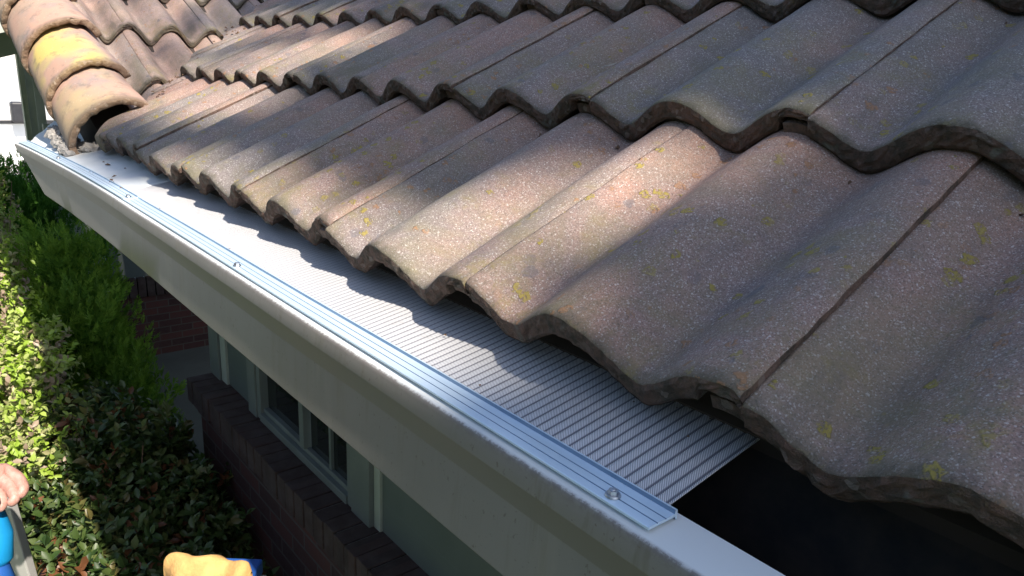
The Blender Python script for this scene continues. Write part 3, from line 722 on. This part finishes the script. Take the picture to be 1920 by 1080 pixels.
shrub('hedge_bush', [(-.17, 4.1, -1.05, .19, .45, .32), (-.19, 3.5, -1.22, .20, .35, .28), (-.02, 4.9, -1.15, .2, .4, .35), (-.12, 3.0, -1.40, .20, .28, .22), (-.05, 3.6, -1.22, .18, .4, .25), (.0, 6.2, -1.0, .25, .6, .4), (-.22, 4.6, -1.45, .33, .7, .33), (-.18, 3.6, -1.55, .30, .55, .33), (-.15, 5.8, -1.5, .38, .7, .35), (-.5, 5.2, -1.7, .5, 1.2, .5), (-.55, 3.9, -1.8, .45, .8, .5)], 90000, 'sunlit yellow green and pinkish leafy bush left of the arborvitae', 'bush', M['leaf_y'], (.022, .038), .58, None, 6, .16)
shrub('photinia_bush', [(.16, 2.75, -1.38, .17, .22, .22), (.10, 3.1, -1.42, .2, .25, .2), (.02, 2.45, -1.55, .2, .3, .22), (.28, 2.5, -1.62, .2, .35, .25), (-.12, 2.75, -1.62, .25, .3, .25)], 24000, 'glossy broad leaved shrub between the ladder and the brick wall', 'shrub', M['leaf_b'], (.028, .050), .52, None, 6, .06)
shrub('photinia_bush', [(.08, 1.95, -1.62, .22, .3, .24), (-.10, 2.15, -1.58, .2, .25, .2), (.30, 1.8, -1.75, .2, .35, .25), (.0, 1.5, -1.75, .3, .3, .25)], 21000, 'nearest glossy shrub with rust coloured seed clusters at the bottom edge', 'shrub', M['leaf_b'], (.032, .052), .55, None, 6, .10)
shrub('photinia_bush', [(.38, 2.95, -1.50, .07, .12, .14), (.36, 2.85, -1.75, .12, .2, .2)], 1500, 'sparse leafy twigs standing against the porch slab beside the brick sill', 'shrub', M['leaf_b'], (.035, .055), .55, None, 6, .1, None, 8)
tag(boxo('boundary_wall', M['drive'], (-40, 90, 150, 150.4, GZ, GZ + 3.0), None, .1), 'pale rendered boundary wall across the far side of the driveway', 'wall')

# unseen tree added behind the camera, its crown shaped to dapple the roof
tree = empty('added_shade_tree', (1.6, -7.2, GZ)); tag(tree, 'unseen leafy tree added behind the house end to dapple the roof with shade', 'tree')
Wv = np.array([0, math.sin(SUN_EL), math.cos(SUN_EL)]); Sv = np.array(SUN)
def inpoly(a, b, poly):
    ins = np.zeros(len(a), bool); n = len(poly)
    for i in range(n):
        x1, y1 = poly[i]; x2, y2 = poly[(i + 1) % n]; c = ((y1 > b) != (y2 > b)); xx = (x2 - x1) * (b - y1) / (y2 - y1 + 1e-12) + x1; ins ^= c & (a < xx)
    return ins
gaps = [[(.0, .47), (-.02, .40), (-.02, .20), (.03, .165), (.10, .16), (.18, .15), (.27, .16), (.31, .22), (.28, .29), (.20, .33), (.12, .35), (.07, .40)],
        [(.07, 1.50), (.06, 1.17), (.15, 1.02), (.26, 1.00), (.31, 1.22), (.30, 1.46)],
        [(.32, 1.47), (.27, 1.15), (.40, 1.05), (.53, 1.12), (.50, 1.35)],
        [(-.30, 1.02), (-.02, 1.0), (.06, .86), (.08, .50), (.07, .25), (.02, .08), (-.30, .06)],
        [(-1.5, .3), (-.075, .3), (-.075, 1.42), (.60, 1.42), (.60, 4.2), (-1.5, 4.2)]]
n = 110000; a = rng.uniform(-.35, 3.3, n); b = rng.uniform(-1.8, 3.6, n)
ok = np.ones(n, bool)
for gp in gaps: ok &= ~inpoly(a, b, gp)  # leaves left out so sun patches fall on roof and guard
# sparse leaves put back to dapple the wing; crown thinned towards its outline
wing_ = inpoly(a, b, [(.10, 1.55), (.62, 1.40), (.62, 4.2), (.10, 4.2)]); ok |= wing_ & (rng.uniform(0, 1, n) < .06 + .16 * (np.sin(a * 17) * np.sin(b * 13) > .1))
edge = ((a - 1.5) / 1.9) ** 2 + ((b - .9) / 2.8) ** 2; ok &= (edge < 1.25) | (b < 2.2) & (b > -1)
a, b = a[ok], b[ok]; n = len(a); D = 6.2 + rng.uniform(0, 1.8, n) + .5 * np.sin(a * 4) * np.sin(b * 3)
pos = np.stack([a, np.zeros(n), np.zeros(n)], 1) + b[:, None] * Wv + D[:, None] * Sv
nrm = unit(Sv + rng.normal(size=(n, 3)) * .55); dirs = unit(np.cross(nrm, rng.normal(size=(n, 3)))); L = rng.uniform(.045, .085, n)
me = leaves_mesh('crown', pos - dirs * L[:, None] * .5, nrm, dirs, L, L * .62, rng.uniform(0, 1, n), M['leaf_t']); keep(link('crown', me), tree)
bm = bmesh.new(); tube(bm, [(1.6, -7.2, GZ), (1.55, -6.9, 0), (1.5, -6.0, 2.2), (1.4, -4.9, 4.2)], [.24, .2, .14, .05], 12)
tr_ = random.Random(9)
for k in range(16):
    aa, bb = tr_.uniform(.7, 2.9), tr_.uniform(-1.4, 3.0); e = Vector((aa, 0, 0)) + Vector(Wv) * bb + Vector(Sv) * 6.9; s0 = Vector((1.5, -6.0 + tr_.uniform(-.3, 1), 2.0 + tr_.uniform(0, 1.8)))
    tube(bm, [s0, s0.lerp(e, .5) + Vector((0, -.15, .15)), e], [.06, .035, .008], 7)
keep(from_bm('trunk', bm, M['bark'], None, True), tree)

for (tx, ty, hh, lab) in ((-6.5, .5, 3.2, 'unseen broad tree added at the left level with the ladder to block low sky'), (-6.0, 5.5, 3.6, 'unseen broad tree added left of the hedge bush to block low sky'), (-7.0, -4.5, 3.8, 'unseen broad tree added left of the shade tree to block low sky'), (-2.6, -9.0, 3.0, 'unseen broad tree added behind the camera near the shade tree to block low sky'), (4.5, -10.5, 3.6, 'unseen broad tree added behind the shade tree to block low sky')):  # out-of-view trees added to cut low sky light on gutter and tiles
    t = empty('sky_blocker_tree', (tx, ty, GZ)); tag(t, lab, 'tree', 'unseen trees added to block low sky')
    p, d, rad = blob_points([(tx, ty, GZ + hh, 2.2, 2.5, 2.6), (tx + .5, ty + 1, GZ + hh + .8, 1.7, 1.9, 1.8)], 9000); nn_ = unit(d + rng.normal(size=p.shape) * .6); dd = unit(np.cross(nn_, rng.normal(size=p.shape)))
    L_ = rng.uniform(.14, .26, len(p)); keep(link('crown', leaves_mesh('crown', p, nn_, dd, L_, L_ * .6, rng.uniform(0, 1, len(p)), M['leaf_t'], simple_=True)), t)
    bm = bmesh.new(); tube(bm, [(tx, ty, GZ), (tx, ty, GZ + hh * .5), (tx + .2, ty, GZ + hh)], [.2, .15, .08], 10); keep(from_bm('trunk', bm, M['bark'], None, True), t)

# ------------------------------------------------------------------ van far behind the posts
van = empty('parked_van', (.2, 18.9, GZ)); tag(van, 'white van with a large dark side mirror parked on the sunny driveway', 'van')
bm = bmesh.new()
sil = [(-3.2, -2.25), (-3.2, -.55), (-3.05, -.42), (.9, -.42), (1.15, -.48), (1.75, -1.20), (2.55, -1.42), (2.65, -1.6), (2.65, -2.2), (2.5, -2.28)]
f1 = [bm.verts.new((x, 18.0, z)) for x, z in sil]; f2 = [bm.verts.new((x, 19.9, z)) for x, z in sil]
bm.faces.new(f1[::-1]); bm.faces.new(f2)
for i in range(len(sil)): j = (i + 1) % len(sil); bm.faces.new((f1[i], f1[j], f2[j], f2[i]))
from_bm('body', bm, M['vanw'], van, bevel=.06)
M['tint'] = simple('van_glass', (.16, .24, .22), (.20, .28, .26), 2, .1)
boxo('side_window', M['tint'], (.15, 1.25, 17.985, 18.01, -1.08, -.70), van, .02)
boxo('trim_line', M['dark'], (-3.0, 2.5, 17.97, 18.0, -1.24, -1.17), van, .01)
boxo('roof_rail', M['dark'], (-3.0, 1.0, 17.98, 18.06, -.44, -.35), van, .02)
boxo('side_mirror', M['dark'], (1.50, 1.72, 17.7, 17.95, -1.20, -.80), van, .04)
def wheel(x):
    bm = bmesh.new(); bmesh.ops.create_cone(bm, cap_ends=True, segments=28, radius1=.35, radius2=.35, depth=.22, matrix=Matrix.Translation((x, 18.05, GZ + .36)) @ Matrix.Rotation(R(90), 4, 'X'))
    wv_ = from_bm('wheel', bm, M['dark'], van, bevel=.03)
    bm = bmesh.new(); bmesh.ops.create_cone(bm, cap_ends=True, segments=20, radius1=.2, radius2=.17, depth=.24, matrix=Matrix.Translation((x, 18.045, GZ + .36)) @ Matrix.Rotation(R(90), 4, 'X'))
    r_ = from_bm('rim', bm, M['alu']); r_.parent = wv_
wheel(-2.2); wheel(1.85)

# ------------------------------------------------------------------ worker, tool, ladders, glove
def cpt(px, py, d): return CC + (CF * 1406.75 + CR * (px - 960) - CU * (py - 540)) / 1406.75 * d
H0 = cpt(0, 910, 1.30); s_ = 1.30 / 1406.75
def hp(dx, dy, df): return H0 + CR * (dx * s_) - CU * (dy * s_) + CF * df
def skin(name, chain, edges, m, parent=None, sub=2, root=0):
    me = bpy.data.meshes.new(name); me.from_pydata([tuple(c[0]) for c in chain], edges, []); o = link(name, me, m)
    sk = o.modifiers.new('skin', 'SKIN'); sk.use_smooth_shade = True; sv = me.skin_vertices[0].data
    for i, c in enumerate(chain): sv[i].radius = (c[1], c[1]) if not isinstance(c[1], tuple) else c[1]
    sv[root].use_root = True
    sb = o.modifiers.new('sub', 'SUBSURF'); sb.levels = sub; sb.render_levels = sub
    if parent is not None: keep(o, parent)
    return o
FZ = -1.62; bx, by = -1.02, .98
per = skin('person', *(lambda V: ([v for v in V], []))([(Vector((0, 0, 0)), .1)]), M['skin']) if False else None
ch = []; ed = []
def addv(p, r, par=None):
    ch.append((Vector(p), r)); i = len(ch) - 1
    if par is not None: ed.append((par, i))
    return i
pel = addv((bx, by, FZ + .93), .135); wa = addv((bx, by, FZ + 1.12), .125, pel); che = addv((bx + .01, by, FZ + 1.32), .15, wa); nk0 = addv((bx + .01, by, FZ + 1.46), .075, che); nk = addv((bx + .02, by, FZ + 1.54), .055, nk0)
hd = addv((bx + .04, by + .01, FZ + 1.63), .088, nk); hd2 = addv((bx + .04, by + .01, FZ + 1.71), .075, hd)
for sgn in (-1, 1):
    hip = addv((bx, by + sgn * .11, FZ + .86), .095, pel); kn = addv((bx + .06, by + sgn * .13, FZ + .48), .06, hip); an = addv((bx - .01, by + sgn * .14, FZ + .08), .042, kn); ft = addv((bx + .10, by + sgn * .15, FZ + .035), .035, an)
shl = addv((bx + .01, by - .19, FZ + 1.38), .062, che); ell = addv((bx + .05, by - .27, FZ + 1.10), .045, shl); wrl = addv((bx + .22, by - .22, FZ + .95), .03, ell); hl = addv((bx + .30, by - .2, FZ + .93), (.04, .02), wrl)
shr = addv((bx + .02, by + .19, FZ + 1.38), .062, che)
el_ = addv((-.70, 1.25, -.60), .046, shr)
wr = addv(hp(-150, 12, .0), .029, el_); pm0 = addv(hp(-95, 2, .0), (.030, .024), wr)
pm = addv(hp(-52, -8, .0), (.036, .026), pm0)
pk = addv(hp(-22, -6, .0), (.030, .026), pm)
FG = [[(2, -26, .012), (28, -10, .010), (46, 8, .0), (42, 22, -.012)], [(2, -12, .0), (26, 6, -.006), (40, 22, -.014), (30, 33, -.022)], [(-4, 4, -.010), (16, 18, -.018), (24, 32, -.024), (14, 40, -.028)], [(-12, 16, -.016), (2, 28, -.022), (8, 38, -.026), (0, 44, -.028)]]
for fi, F_ in enumerate(FG):
    pr = pk
    for (dx, dy, df), r_ in zip(F_, ((.0125, .0112, .0100, .0085), (.0122, .0110, .0098, .0084), (.0115, .0102, .0092, .0078), (.0105, .0092, .0082, .0070))[fi]): pr = addv(hp(dx, dy, df), r_, pr)
pr = pm0
for (dx, dy, df), r_ in zip([(-46, 12, -.026), (-14, 16, -.040), (14, 14, -.044), (32, 18, -.042)], (.016, .0135, .0118, .0092)): pr = addv(hp(dx, dy, df), r_, pr)
person = skin('person', ch, ed, M['skin'], None, 2, pel)
tag(person, 'person on the ladder in a dark shirt, bare hand gripping a blue handled tool', 'person')
def part_skin(name, C, Ed, m):
    o = skin(name, C, Ed, m, None, 2); o.parent = person; return o
part_skin('shirt', [(Vector((bx, by, FZ + 1.0)), .15), (Vector((bx, by, FZ + 1.14)), .145), (Vector((bx + .01, by, FZ + 1.33)), .17), (Vector((bx + .01, by, FZ + 1.46)), .09), (Vector((bx + .01, by - .2, FZ + 1.38)), .075), (Vector((bx + .045, by - .26, FZ + 1.16)), .062), (Vector((bx + .02, by + .2, FZ + 1.38)), .075), (Vector((-.82, 1.22, -.42)), .062)], [(0, 1), (1, 2), (2, 3), (2, 4), (4, 5), (2, 6), (6, 7)], M['shirt'])
part_skin('trousers', [(Vector((bx, by, FZ + .99)), .145), (Vector((bx, by - .11, FZ + .84)), .105), (Vector((bx + .06, by - .13, FZ + .48)), .075), (Vector((bx, by - .14, FZ + .10)), .06), (Vector((bx, by + .11, FZ + .84)), .105), (Vector((bx + .06, by + .13, FZ + .48)), .075), (Vector((bx, by + .14, FZ + .10)), .06)], [(0, 1), (1, 2), (2, 3), (0, 4), (4, 5), (5, 6)], M['jeans'])
bm = bmesh.new(); r_ = bmesh.ops.create_icosphere(bm, subdivisions=4, radius=.108, matrix=Matrix.Translation((bx + .02, by + .01, FZ + 1.70)))
for v in r_['verts']:
    v.co.z = FZ + 1.66 + max(v.co.z - FZ - 1.66, -.03) ; v.co += Vector((noise.noise(v.co * 40), noise.noise(v.co * 45), noise.noise(v.co * 50))) * .006
o = from_bm('hair', bm, M['hair'], None, True); o.parent = person
bm = bmesh.new()
for sg in (-1, 1): bmesh.ops.create_icosphere(bm, subdivisions=2, radius=.012, matrix=Matrix.Translation((bx + .118, by + .01 + sg * .032, FZ + 1.655))); o = from_bm('eye', bm, M['dark'], None, True); o.parent = person; bm = bmesh.new()
bm = bmesh.new(); tube(bm, [(bx + .115, by + .01, FZ + 1.66), (bx + .142, by + .01, FZ + 1.625), (bx + .118, by + .01, FZ + 1.615)], [.008, .014, .01], 8); o = from_bm('nose', bm, M['skin'], None, True); o.parent = person
# tool
tool = empty('power_screwdriver', tuple(hp(-6, 60, 0))); tag(tool, 'bright blue handled driver tool held upright in the hand', 'tool')
bm = bmesh.new(); tube(bm, [hp(-16, -20, .0), hp(-16, 30, .0), hp(-14, 60, .0), hp(-9, 90, .0), hp(-9, 138, .0), hp(-10, 150, .0)], [.012, .014, .021, .0265, .027, .020], 20); keep(from_bm('handle', bm, M['blue'], None, True), tool)
bm = bmesh.new(); tube(bm, [hp(-17, -46, .0), hp(-16, -20, .0)], [.010, .012], 16); keep(from_bm('collar', bm, M['dark'], None, True), tool)
bm = bmesh.new(); tube(bm, [hp(-10, 148, .0), hp(-8, 158, .0), hp(12, 190, .0)], [.020, .022, .018], 16); keep(from_bm('battery_cap', bm, M['dkblue'], None, True), tool)
# aluminium ladder, its side rail passing below the hand
lad = empty('extension_ladder', (-.60, 1.0, GZ)); tag(lad, 'pale grey aluminium ladder with a flat side rail under the worker hand', 'ladder')
def beam(name, p0, p1, wv_, tv, m, parent):
    p0, p1 = Vector(p0), Vector(p1); bm = bmesh.new(); vs = []
    for p in (p0, p1):
        for a_, b_ in ((-1, -1), (1, -1), (1, 1), (-1, 1)): vs.append(bm.verts.new(p + wv_ * a_ + tv * b_))
    for f in ((0, 3, 2, 1), (4, 5, 6, 7), (0, 1, 5, 4), (1, 2, 6, 5), (2, 3, 7, 6), (3, 0, 4, 7)): bm.faces.new([vs[i] for i in f])
    return from_bm(name, bm, m, parent, bevel=.003)
top = cpt(-22, 880, 1.46); low = cpt(66, 1180, 1.62); dr = (low - top).normalized()
wv_ = CR - dr * CR.dot(dr); wv_.normalize(); tv = dr.cross(wv_).normalized()
bot_ = top + dr * ((GZ - top.z) / dr.z)
beam('side_rail', top, bot_, wv_ * .030, tv * .012, M['alu'], lad)
offr = Vector((-.42, -.05, 0)); beam('side_rail', top + offr, bot_ + offr, wv_ * .030, tv * .012, M['alu'], lad)
for k in range(1, 8):
    q_ = top.lerp(bot_, (k - .4) / 7.5); bm = bmesh.new(); tube(bm, [q_ - wv_ * .03, q_ + offr], .014, 10); keep(from_bm('rung', bm, M['alu'], None, True), lad)
# stepladder with blue top, suede glove lying on it
sp = cpt(392, 1100, 1.12)
st = empty('stepladder', (sp.x, sp.y, GZ)); tag(st, 'blue topped stepladder standing beside the gutter', 'stepladder')
fx_ = Vector((CR.x, CR.y, 0)).normalized(); fy_ = Vector((-fx_.y, fx_.x, 0))
tz = cpt(470, 1064, 1.12).z - .012
ctr = Vector((sp.x, sp.y, tz)) + fx_ * -.002 + fy_ * -.03
beam('top_cap', ctr - fx_ * .040, ctr + fx_ * .074, fy_ * .06, Vector((0, 0, .012)), M['dkblue'], st)
for sx in (-1, 1):
    for sy in (-1, 1):
        beam('leg', ctr + fx_ * (.017 + sx * .05) + fy_ * sy * .045 - Vector((0, 0, .012)), Vector((ctr.x, ctr.y, GZ)) + fx_ * sx * .2 + fy_ * sy * .4, fx_ * .014, fy_ * .01, M['alu'], st)
for k in range(1, 6):
    t_ = k / 6.0; c_ = Vector((ctr.x, ctr.y, tz - .012)).lerp(Vector((ctr.x, ctr.y, GZ)), t_) - fy_ * (.045 + .355 * t_)
    beam('step', c_ - fx_ * (.07 + .13 * t_), c_ + fx_ * (.07 + .13 * t_), fy_ * .035, Vector((0, 0, .008)), M['alu'], st)
# glove: a wavy folded suede gauntlet standing on the cap
outl = [(-84, 70), (-86, 20), (-82, 9), (-74, 2), (-62, -.5), (-30, .5), (-10, -.5), (4, 1), (18, 9), (32, 13), (48, 10), (62, 5), (72, 6.5), (78, 11), (80, 30), (86, 70)]
k_ = 1.08 / 1406.75; base = cpt(390, 1042, 1.08)
arr = np.zeros((len(outl), 9, 3))
for i, (dx, dy) in enumerate(outl):
    for j in range(9):
        t_ = j / 8 * math.pi * 2
        pin = .004 + .014 * min(1, dy / 25 + .1) if 0 < i < len(outl) - 1 else .016
        top_ = base + fx_ * (dx * k_) + Vector((0, 0, -dy * k_)); mid_ = .45
        off_ = fy_ * (math.sin(t_) * pin) + Vector((0, 0, (math.cos(t_) - 1) * .004)) + fy_ * (.004 * math.sin(dx * .09))
        arr[i, j] = top_ + off_
# closed lens cross sections from the wavy top edge down to the cuff
rows_ = 9; Vg = []; Fg = []; seg = 40
ox_ = np.array([o_[0] for o_ in outl[1:-1]]); oy_ = np.array([o_[1] for o_ in outl[1:-1]])
for r__ in range(rows_ + 1):
    t_ = r__ / rows_
    for side in (1, -1):
        for c__ in range(seg + 1):
            dx = -84 + 164 * c__ / seg; ty = float(np.interp(dx, ox_, oy_)); dyy = ty * (1 - t_) + 46 * t_
            bul = (.003 + .020 * math.sin(min(1, t_ * 1.3) * math.pi / 2)) * max(0, 1 - (abs(dx + 2) / 86) ** 3) ** .6
            bul *= 1 + .25 * math.sin(dx * .11 + t_ * 2) ; p = base + fx_ * (dx * k_) + Vector((0, 0, -dyy * k_)) + fy_ * (side * bul + .004 * math.sin(dx * .07)); Vg.append(tuple(p))
w_ = 2 * (seg + 1)
for r__ in range(rows_):
    for s__ in range(2):
        for c__ in range(seg):
            a_ = r__ * w_ + s__ * (seg + 1) + c__; Fg.append((a_, a_ + 1, a_ + w_ + 1, a_ + w_) if s__ else (a_, a_ + w_, a_ + w_ + 1, a_ + 1))
for c__ in range(seg): Fg.append((c__, c__ + 1, seg + 1 + c__ + 1, seg + 1 + c__)); a_ = rows_ * w_ + c__; Fg.append((a_, a_ + seg + 1, a_ + seg + 2, a_ + 1))
me = bpy.data.meshes.new('work_glove'); me.from_pydata(Vg, [], Fg); me.update(); me.polygons.foreach_set('use_smooth', [True] * len(Fg))
tag(link('work_glove', me, M['suede']), 'tan suede work glove with wavy edge resting on the stepladder top', 'glove')
